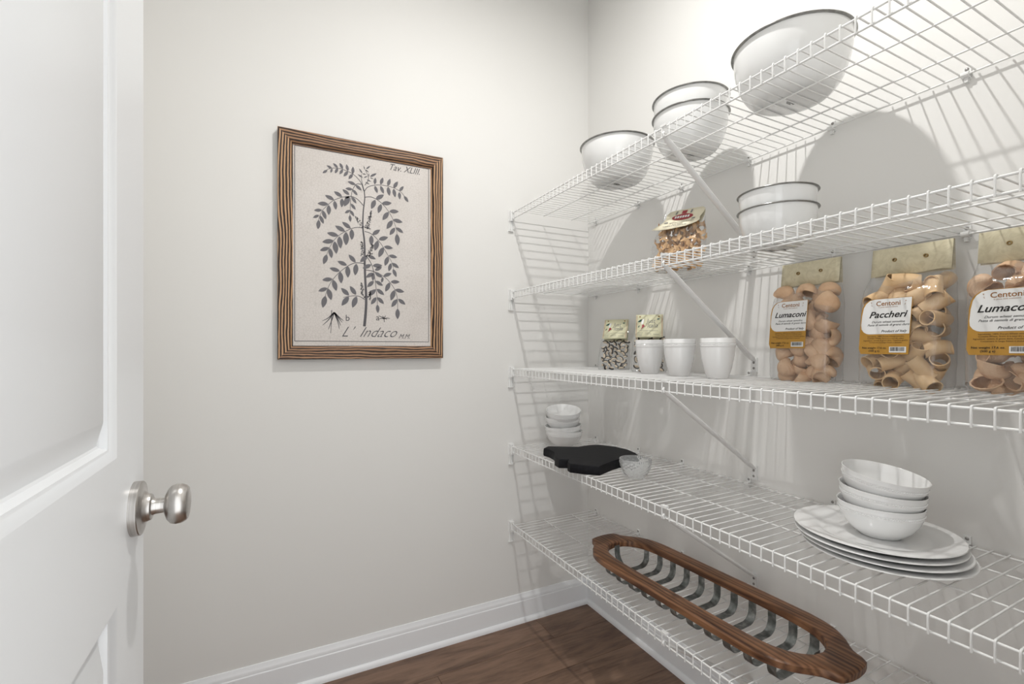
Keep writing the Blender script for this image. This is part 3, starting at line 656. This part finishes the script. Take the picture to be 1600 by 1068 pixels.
def tube_mesh(bend, rx, ry, ln):
    nR, nS = 8, 22; vs = []; fs = []
    def ring(t, k_):
        x = (t-0.5)*ln; zo = bend*(1-(2*t-1)**2); e = 0.92+0.16*t
        return [(x, rx*k_*math.cos(2*PI*q/nS)*e, ry*k_*math.sin(2*PI*q/nS)/e+zo) for q in range(nS)]
    for j in range(nR+1): vs += ring(j/nR, 1.0)
    for j in range(nR+1): vs += ring(1-j/nR, 0.87)
    R_ = 2*(nR+1)
    for j in range(R_):
        for k in range(nS): fs.append((j*nS+k, j*nS+(k+1) % nS, ((j+1) % R_)*nS+(k+1) % nS, ((j+1) % R_)*nS+k))
    return MB().add(vs, fs).mesh('tube_pasta', 'pasta_tube', True, 50)
shell_me = [shell_mesh(1)]; tube_me = [tube_mesh(0.002, 0.0150, 0.0135, 0.044), tube_mesh(0.0045, 0.0145, 0.0140, 0.040), tube_mesh(0.001, 0.0152, 0.0120, 0.046)]

def pasta_bag(loc, rotz, lean, word, kind, blabel, plabel, pgroup, seed, lab_z, film_scale=1.0):
    t = thing('pasta_bag', blabel, 'pasta bag', loc, (-lean, 0, rotz))
    HWD, HD = 0.083*film_scale, 0.046
    rings = [(0.0, HWD*0.95, HD*0.92, 0), (0.012, HWD, HD, 0), (0.10, HWD*1.01, HD*1.0, 0), (0.19, HWD*1.0, HD*0.98, 0), (0.225, HWD*0.98, HD*0.80, 0.004), (0.25, HWD*0.96, HD*0.45, 0.010), (0.268, HWD*0.95, 0.0030, 0.014), (0.325, HWD*0.95, 0.0016, 0.014)]
    film_bag(t, rings, seed=seed)
    # folded header card with two eyelets
    hx = 0.077; h0, h1 = 0.262, 0.328
    mb = MB(); yf = 0.014-0.0050; nseg = 12
    vs = []; fs = []
    for k in range(nseg+1):
        x = -hx+2*hx*k/nseg; wv = 0.0016*math.sin(k*1.1+seed)
        vs += [(x, yf-0.004+wv, h0+0.002*math.sin(k*0.9+seed)), (x, 0.0105, h1), (x, 0.0175, h1), (x, 0.0225-wv, h0)]
    for k in range(nseg):
        for q in range(3): fs.append((4*k+q, 4*k+4+q, 4*k+5+q, 4*k+1+q))
    hd = mb.add(vs, fs).build('header_card', 'header_cream', t, smooth=True, angle=25)
    so = hd.modifiers.new('card', 'SOLIDIFY'); so.thickness = 0.0006
    for ex_ in (-0.030, 0.030):
        MB().lathe([(0.0020, -0.0012), (0.0026, -0.0022), (0.0042, -0.0020), (0.0046, -0.0004), (0.0046, 0.002), (0.0020, 0.002)], 16, axis='Y', close=True).build('eyelet', 'brass', hd, smooth=True, loc=(ex_, 0.0068, 0.298))
    # printed label on the front of the film
    LX0, LX1 = -0.073, 0.031; LZ0, LZ1 = lab_z; LH = LZ1-LZ0; yl = -HD-0.0026
    def surf(u, v, k): return (u, yl-k, v)
    zsp = LZ0+LH*0.36
    poly = [(LX0+0.004, LZ0), (LX1-0.006, LZ0), (LX1, LZ1), (LX0+0.030, LZ1)]
    poly += [(LX0+0.030-0.026*math.sin(a), LZ1-0.030*(1-math.cos(a))) for a in (0.4, 0.8, 1.2)] + [(LX0+0.003, LZ1-0.035), (LX0, LZ0+0.012)]
    lb = MB().prism(poly, 0, 0.0006, lambda x, y, z: (x, yl+z, y)).build('label', 'label_ochre', t)
    lw = [(LX1-0.005, zsp), (LX1-0.0012, LZ1-0.001), (LX0+0.031, LZ1-0.001)] + [(LX0+0.031-0.024*math.sin(a), LZ1-0.001-0.030*(1-math.cos(a))) for a in (0.4, 0.8, 1.2)]
    lw += [(LX0+0.0055, LZ1-0.038), (LX0+0.004, zsp+0.022)] + [(LX0+0.022-0.018*math.cos(a), zsp+0.018-0.018*math.sin(a)) for a in (0.35, 0.8, 1.2, 1.5)]
    MB().prism(lw, 0, 0.0003, lambda x, y, z: (x, yl-0.0004+z, y)).build('label_panel', 'label_white', lb)
    cxl = (LX0+LX1)/2+0.006
    pl = lambda u, v: (u, yl-0.0007, v)
    br = MB(); add_text(br, 'Centoni', 0.0150, cxl, LZ1-0.0165, pl, bold=0.00022, align='CENTER', xs=0.98)
    for sx in (-1, 1):
        for q in range(3): br.add([pl(cxl+sx*(0.031+0.001*q), LZ1-0.016+0.003*q), pl(cxl+sx*(0.0345+0.0005*q), LZ1-0.0135+0.003*q), pl(cxl+sx*(0.0325), LZ1-0.0165+0.0045*q)], [(0, 1, 2)])
    add_text(br, 'la pasta della tradizione', 0.0040, cxl, LZ1-0.0212, pl, align='CENTER')
    br.build('brand_lettering', 'ink_brown', lb)
    bk_ = MB()
    add_text(bk_, word, 0.0205, cxl-0.002, LZ1-0.044, pl, shear=0.35, bold=0.0004, align='CENTER', xs=1.04)
    add_text(bk_, 'Durum wheat semolina', 0.0068, cxl, LZ1-0.0560, pl, shear=0.35, align='CENTER', bold=0.00004)
    add_text(bk_, 'Pasta di semola di grano duro', 0.0068, cxl, LZ1-0.0630, pl, shear=0.35, align='CENTER', bold=0.00004)
    add_text(bk_, 'Product of Italy', 0.0078, LX1-0.010, zsp+0.004, pl, shear=0.35, align='RIGHT', bold=0.00008)
    for q, s_ in enumerate(('Ingredients: 100% Durum Wheat semolina,', 'Contains Wheat. Store in a cool dry place.', 'Ingredienti: semola di grano duro. Contiene glutine.', 'Conservare in luogo fresco e asciutto.')):
        add_text(bk_, s_, 0.0042, cxl-0.004, zsp-0.0065-0.0047*q, pl, align='CENTER')
    add_text(bk_, 'Net weight 17,6 oz.', 0.0062, LX0+0.032, LZ0+0.0125, pl, align='CENTER', bold=0.00008); add_text(bk_, '(500 g e)', 0.0062, LX0+0.032, LZ0+0.0055, pl, align='CENTER', bold=0.00008)
    MB().prism([(LX1-0.042, LZ0+0.004), (LX1-0.010, LZ0+0.004), (LX1-0.010, LZ0+0.017), (LX1-0.042, LZ0+0.017)], 0, 0.0003, lambda x, y, z: (x, yl-0.0005+z, y)).build('barcode_panel', 'label_white', lb)
    rb_ = random.Random(seed); xb = LX1-0.040
    while xb < LX1-0.0125:
        wb = rb_.choice((0.0004, 0.0007, 0.0011)); bk_.add([pl(xb, LZ0+0.0070), pl(xb+wb, LZ0+0.0070), pl(xb+wb, LZ0+0.0160), pl(xb, LZ0+0.0160)], [(0, 1, 2, 3)]); xb += wb+rb_.choice((0.0004, 0.0007))
    bk_.build('label_lettering', 'ink_black', lb)
    # the pasta inside: every piece a thing of its own
    rg = random.Random(seed*7+3); M = Matrix.Translation(loc) @ Matrix.Rotation(rotz, 4, 'Z') @ Matrix.Rotation(-lean, 4, 'X')
    r = 0.0172 if kind == 'shell' else 0.0168
    for (x, y, z) in pack(rings[:6], r, 130, rg, 0.252, ky=2.05 if kind == 'shell' else 1.75, kx=1.45):
        me = (shell_me if kind == 'shell' else tube_me)[rg.randrange(1 if kind == 'shell' else 3)]
        o = bpy.data.objects.new('pasta_'+kind, me); COL.objects.link(o)
        if kind == 'shell': e = (rg.uniform(-1.3, 1.3), rg.uniform(0, 6.28), rg.uniform(0, 6.28)); k_ = rg.uniform(1.28, 1.42)
        else: e = (rg.uniform(0, 6.28), rg.uniform(-0.9, 0.9), rg.uniform(-1.3, 1.3)); k_ = rg.uniform(1.14, 1.22)
        o.location = M @ Vector((x, y, z)); o.rotation_euler = e; o.scale = (k_,)*3
        tag(o, plabel, 'pasta', pgroup)
    return t
A90 = -PI/2
pasta_bag((1.290, 0.778, T2), A90+0.03, 0.05, 'Lumaconi', 'shell', 'clear bag of large pasta shells beside the cups, leftmost of the large bags', 'pale snail-shell pasta piece in the bag beside the cups', 'pasta shells in the bag beside the cups', 3, (0.086, 0.214))
pasta_bag((1.292, 0.551, T2), A90, 0.05, 'Paccheri', 'tube', 'clear bag of short wide pasta tubes between the two shell bags', 'short wide tan pasta tube in the middle bag', 'pasta tubes in the middle bag', 5, (0.072, 0.200))
pasta_bag((1.286, 0.354, T2), A90, 0.05, 'Lumaconi', 'shell', 'clear bag of large pasta shells cut off by the right edge of the photo', 'pale snail-shell pasta piece in the bag at the right edge', 'pasta shells in the bag at the right edge', 8, (0.072, 0.200))

# dried mushroom bags
def mushroom_bag(loc, rotz, lean, label, seed):
    t = thing('dried_mushroom_bag', label, 'mushroom bag', loc, (-lean, 0, rotz)); t.scale = (1.10, 1.0, 1.0)
    rings = [(0.0, 0.056, 0.018, 0), (0.01, 0.060, 0.022, 0), (0.06, 0.059, 0.024, 0), (0.11, 0.055, 0.020, 0), (0.14, 0.052, 0.010, 0.004), (0.17, 0.050, 0.003, 0.006), (0.222, 0.048, 0.0015, 0.006)]
    film_bag(t, rings, seed=seed)
    rg = random.Random(seed); mb = MB()
    for (x, y, z) in pack(rings[:5], 0.0088, 200, rg, 0.138, 24):
        M = Matrix.Translation((x, y, z)) @ Matrix.Rotation(rg.uniform(0, 6.28), 4, 'Y') @ Matrix.Rotation(rg.uniform(-0.8, 0.8), 4, 'X') @ Matrix.Rotation(rg.uniform(-0.8, 0.8), 4, 'Z')
        R_ = rg.uniform(0.009, 0.014); sp = rg.uniform(0.8, 1.5); n_ = 6; w = 0.0024
        def arc(r): return [(r*math.cos(a_)-R_*0.7, r*math.sin(a_)) for a_ in [sp*(k/n_-0.5)*1.6 for k in range(n_+1)]]
        for cur, ra, rb2 in ((0, R_-rg.uniform(0.004, 0.008), R_), (1, R_, R_+rg.uniform(0.003, 0.006))):
            mb.cur = cur; A_, B_ = arc(ra), arc(rb2); vs = []
            for (ax, az), (bx_, bz_) in zip(A_, B_): vs += [M @ Vector((ax, -w, az)), M @ Vector((bx_, -w, bz_)), M @ Vector((bx_, w, bz_)), M @ Vector((ax, w, az))]
            fs = []
            for k in range(n_):
                for q in range(4): fs.append((4*k+q, 4*k+(q+1) % 4, 4*k+4+(q+1) % 4, 4*k+4+q))
            fs += [(0, 1, 2, 3), (4*n_+3, 4*n_+2, 4*n_+1, 4*n_)]; mb.add(vs, fs)
    st = mb.build('mushroom_slices', ['mushroom_flesh', 'mushroom_cap'], t); st['kind'] = 'stuff'
    # folded header card hanging over the front
    hx = 0.046; z0, z1 = 0.128, 0.226
    def hp(u, v):   # u across, v height: the card bows forward towards its lower edge
        k_ = (z1-v)/(z1-z0); return (u, 0.003-0.030*k_**1.15, v)
    vs = []; fs = []
    for k in range(9):
        v_ = z1-(z1-z0)*k/8
        for u in (-hx, hx): vs.append(hp(u, v_))
    for k in range(8): fs.append((2*k, 2*k+1, 2*k+3, 2*k+2))
    b0 = len(vs); vs += [(-hx, 0.010, z1), (hx, 0.010, z1), (-hx, 0.013, z0), (hx, 0.013, z0)]; fs += [(0, 1, b0+1, b0), (b0, b0+1, b0+3, b0+2)]
    hd = MB().add(vs, fs).build('header_card', 'header_card_green', t, smooth=True, angle=40); so = hd.modifiers.new('card', 'SOLIDIFY'); so.thickness = 0.0006
    off = lambda u, v: (hp(u, v)[0], hp(u, v)[1]-0.0010, v)
    ib = MB(); add_text(ib, 'Just', 0.026, -0.010, 0.190, off, shear=0.3, xs=0.75); add_text(ib, 'Italia', 0.026, -0.008, 0.170, off, shear=0.3, xs=0.75)
    for q in range(3): ib.box(-0.038, -0.020+0.002*q, 0, 0, 0, 0) if False else None
    for (u0, u1, v_) in ((-0.032, 0.030, 0.155), (-0.040, -0.022, 0.147), (-0.014, 0.004, 0.147), (-0.040, -0.025, 0.141), (-0.016, 0.006, 0.141), (-0.040, -0.024, 0.135), (0.014, 0.034, 0.140)):
        u = u0
        while u < u1: wd = rg.uniform(0.002, 0.005); ib.add([off(u, v_), off(u+wd, v_), off(u+wd, v_+0.0014), off(u, v_+0.0014)], [(0, 1, 2, 3)]); u += wd+0.0012
    ib.build('header_lettering', 'ink_grey', hd)
    gb = MB(); gb.add([off(-0.040, 0.196), off(-0.030, 0.205), off(-0.024, 0.206), off(-0.028, 0.196), off(-0.034, 0.194)], [(0, 1, 2, 3, 4)]); gb.add([off(-0.038, 0.172), off(-0.034, 0.180), off(-0.032, 0.178), off(-0.036, 0.170)], [(0, 1, 2, 3)])
    gb.add([off(0.026, 0.208), off(0.034, 0.210), off(0.034, 0.205), off(0.027, 0.203)], [(0, 1, 2, 3)]); gb.build('green_emblem', 'ink_green', hd)
    wb_ = MB(); wb_.add([off(-0.023, 0.206), off(-0.018, 0.207), off(-0.020, 0.190), off(-0.025, 0.182), off(-0.028, 0.190)], [(0, 1, 2, 3, 4)]); wb_.build('white_emblem', 'label_white', hd)
    rb2 = MB(); rb2.add([off(-0.024, 0.182), off(-0.019, 0.184), off(-0.015, 0.176), off(-0.021, 0.170), off(-0.028, 0.161), off(-0.025, 0.172)], [(0, 1, 2, 3, 4, 5)])
    for sx in (-1, 1): rb2.add([off(sx*0.0435, z0+0.003), off(sx*0.0425, z0+0.003), off(sx*0.0425, z1-0.004), off(sx*0.0435, z1-0.004)], [(0, 1, 2, 3)])
    rb2.build('red_emblem', 'ink_red', hd)
    for sx in (-1, 1): MB().lathe([(0, -0.001), (0.0030, -0.001), (0.0034, 0.0006)], 12, axis='Y').build('rivet', 'brass', hd, smooth=True, loc=(sx*0.032, 0.0012, 0.217))
mushroom_bag((1.268, 1.555, T2), math.radians(-50), 0.32, 'bag of dried mushroom slices standing clear of the cups', 21)
mushroom_bag((1.272, 1.352, T2), math.radians(-46), 0.22, 'bag of dried mushroom slices half hidden behind the cups', 22)

# bag of ruffled pasta on the second shelf
def ruffle_bag(loc, rotz, lean):
    t = thing('ruffled_pasta_bag', 'small bag of ruffled pasta with a cream header on the second shelf', 'pasta bag', loc, (-lean, 0, rotz)); t.scale = (1.15,)*3
    rings = [(0.0, 0.062, 0.024, 0), (0.012, 0.070, 0.030, 0), (0.06, 0.071, 0.031, 0), (0.11, 0.068, 0.026, 0), (0.15, 0.064, 0.012, 0.004), (0.18, 0.060, 0.002, 0.008), (0.20, 0.058, 0.0012, 0.008)]
    film_bag(t, rings, seed=31)
    rg = random.Random(31); mb = MB()
    for (x, y, z) in pack(rings[:5], 0.0092, 230, rg, 0.158, 30):
        M = Matrix.Translation((x, y, z)) @ Matrix.Rotation(rg.uniform(0, 6.28), 4, 'Z') @ Matrix.Rotation(rg.uniform(0, 3.14), 4, 'X'); n_ = 26; vs = []
        for k in range(n_+1):
            s_ = (k/n_-0.5)*0.036; a = k/n_*13.0; c_, q_ = math.cos(a)*(0.0125+0.002*math.cos(k*3.0)), math.sin(a)*(0.0125+0.002*math.cos(k*3.0))
            vs += [M @ Vector((s_, c_, q_)), M @ Vector((s_+0.0012, c_*0.1, q_*0.1)), M @ Vector((s_+0.0024, c_, q_))]
        fs = []
        for k in range(n_): fs += [(3*k, 3*k+1, 3*k+4, 3*k+3), (3*k+1, 3*k+2, 3*k+5, 3*k+4)]
        mb.add(vs, fs)
    st = mb.build('ruffled_pasta', 'pasta_curl', t, smooth=True, angle=80); st['kind'] = 'stuff'
    # header card: shaped top, pointed skirts
    shape = [(-0.076, 0.118), (-0.050, 0.112), (-0.020, 0.112), (0.020, 0.118), (0.045, 0.130), (0.054, 0.140), (0.052, 0.158), (0.058, 0.178), (0.060, 0.196), (0.052, 0.205), (0.020, 0.205), (-0.025, 0.205), (-0.040, 0.200), (-0.047, 0.188), (-0.046, 0.168), (-0.050, 0.150)]
    def hp(u, v, k=0.0): q = max(0, (0.205-v)/0.09); return (u, 0.004-0.036*q**1.1-k, v)
    mb = MB(); nseg = len(shape); cs = (0.0, 0.165)
    vs = [hp(*p) for p in shape] + [hp((p[0]+cs[0])/2, (p[1]+cs[1])/2) for p in shape] + [hp(*cs)]
    fs = [(k, (k+1) % nseg, nseg+(k+1) % nseg, nseg+k) for k in range(nseg)] + [(nseg+k, nseg+(k+1) % nseg, 2*nseg) for k in range(nseg)]
    hd = mb.add(vs, fs).build('header_card', 'header_card_pale', t, smooth=True, angle=60); so = hd.modifiers.new('card', 'SOLIDIFY'); so.thickness = 0.0008
    bk2 = MB(); bs = [(p[0]*0.98, p[1]) for p in shape if p[1] > 0.135]; bk2.prism(bs, 0.0105, 0.0115, lambda x, y, z: (x, z, y)); bk2.build('header_back', 'header_card_pale', t)
    rl = MB(); n_ = 22; rl.add([hp(0.002+0.030*math.cos(2*PI*k/n_), 0.166+0.0155*math.sin(2*PI*k/n_), 0.0012) for k in range(n_)] , [tuple(range(n_))])
    rl.add([hp(-0.004, 0.183, .0012), hp(0.010, 0.183, .0012), hp(0.012, 0.198, .0012), hp(-0.003, 0.198, .0012)], [(0, 1, 2, 3)]); rl.build('red_emblem', 'ink_red', hd)
    kb = MB()
    for u in (-0.022, 0.020): kb.add([hp(u, 0.182, .0012), hp(u+0.005, 0.182, .0012), hp(u+0.007, 0.198, .0012), hp(u+0.002, 0.198, .0012)], [(0, 1, 2, 3)])
    kb.add([hp(-0.046, 0.142, .0012), hp(-0.034, 0.142, .0012), hp(-0.036, 0.149, .0012), hp(-0.044, 0.148, .0012)], [(0, 1, 2, 3)]); kb.add([hp(0.030, 0.148, .0012), hp(0.040, 0.150, .0012), hp(0.040, 0.156, .0012), hp(0.031, 0.154, .0012)], [(0, 1, 2, 3)])
    for (u0, u1, v_) in ((-0.03, 0.035, 0.140), (-0.020, 0.010, 0.132), (-0.045, 0.02, 0.125)):
        u = u0
        while u < u1: wd = rg.uniform(0.003, 0.006); kb.add([hp(u, v_, .0012), hp(u+wd, v_, .0012), hp(u+wd, v_+0.002, .0012), hp(u, v_+0.002, .0012)], [(0, 1, 2, 3)]); u += wd+0.0015
    kb.build('header_print', 'ink_grey', hd)['kind'] = 'stuff'
    wl = MB()
    for q in range(6): u = -0.020+0.0072*q; wl.add([hp(u, 0.161, .0018), hp(u+0.0052, 0.161, .0018), hp(u+0.0058, 0.172, .0018), hp(u+0.0006, 0.172, .0018)], [(0, 1, 2, 3)])
    wl.build('emblem_lettering', 'label_white', hd)
ruffle_bag((1.162, 1.112, T1), math.radians(-62), 0.42)
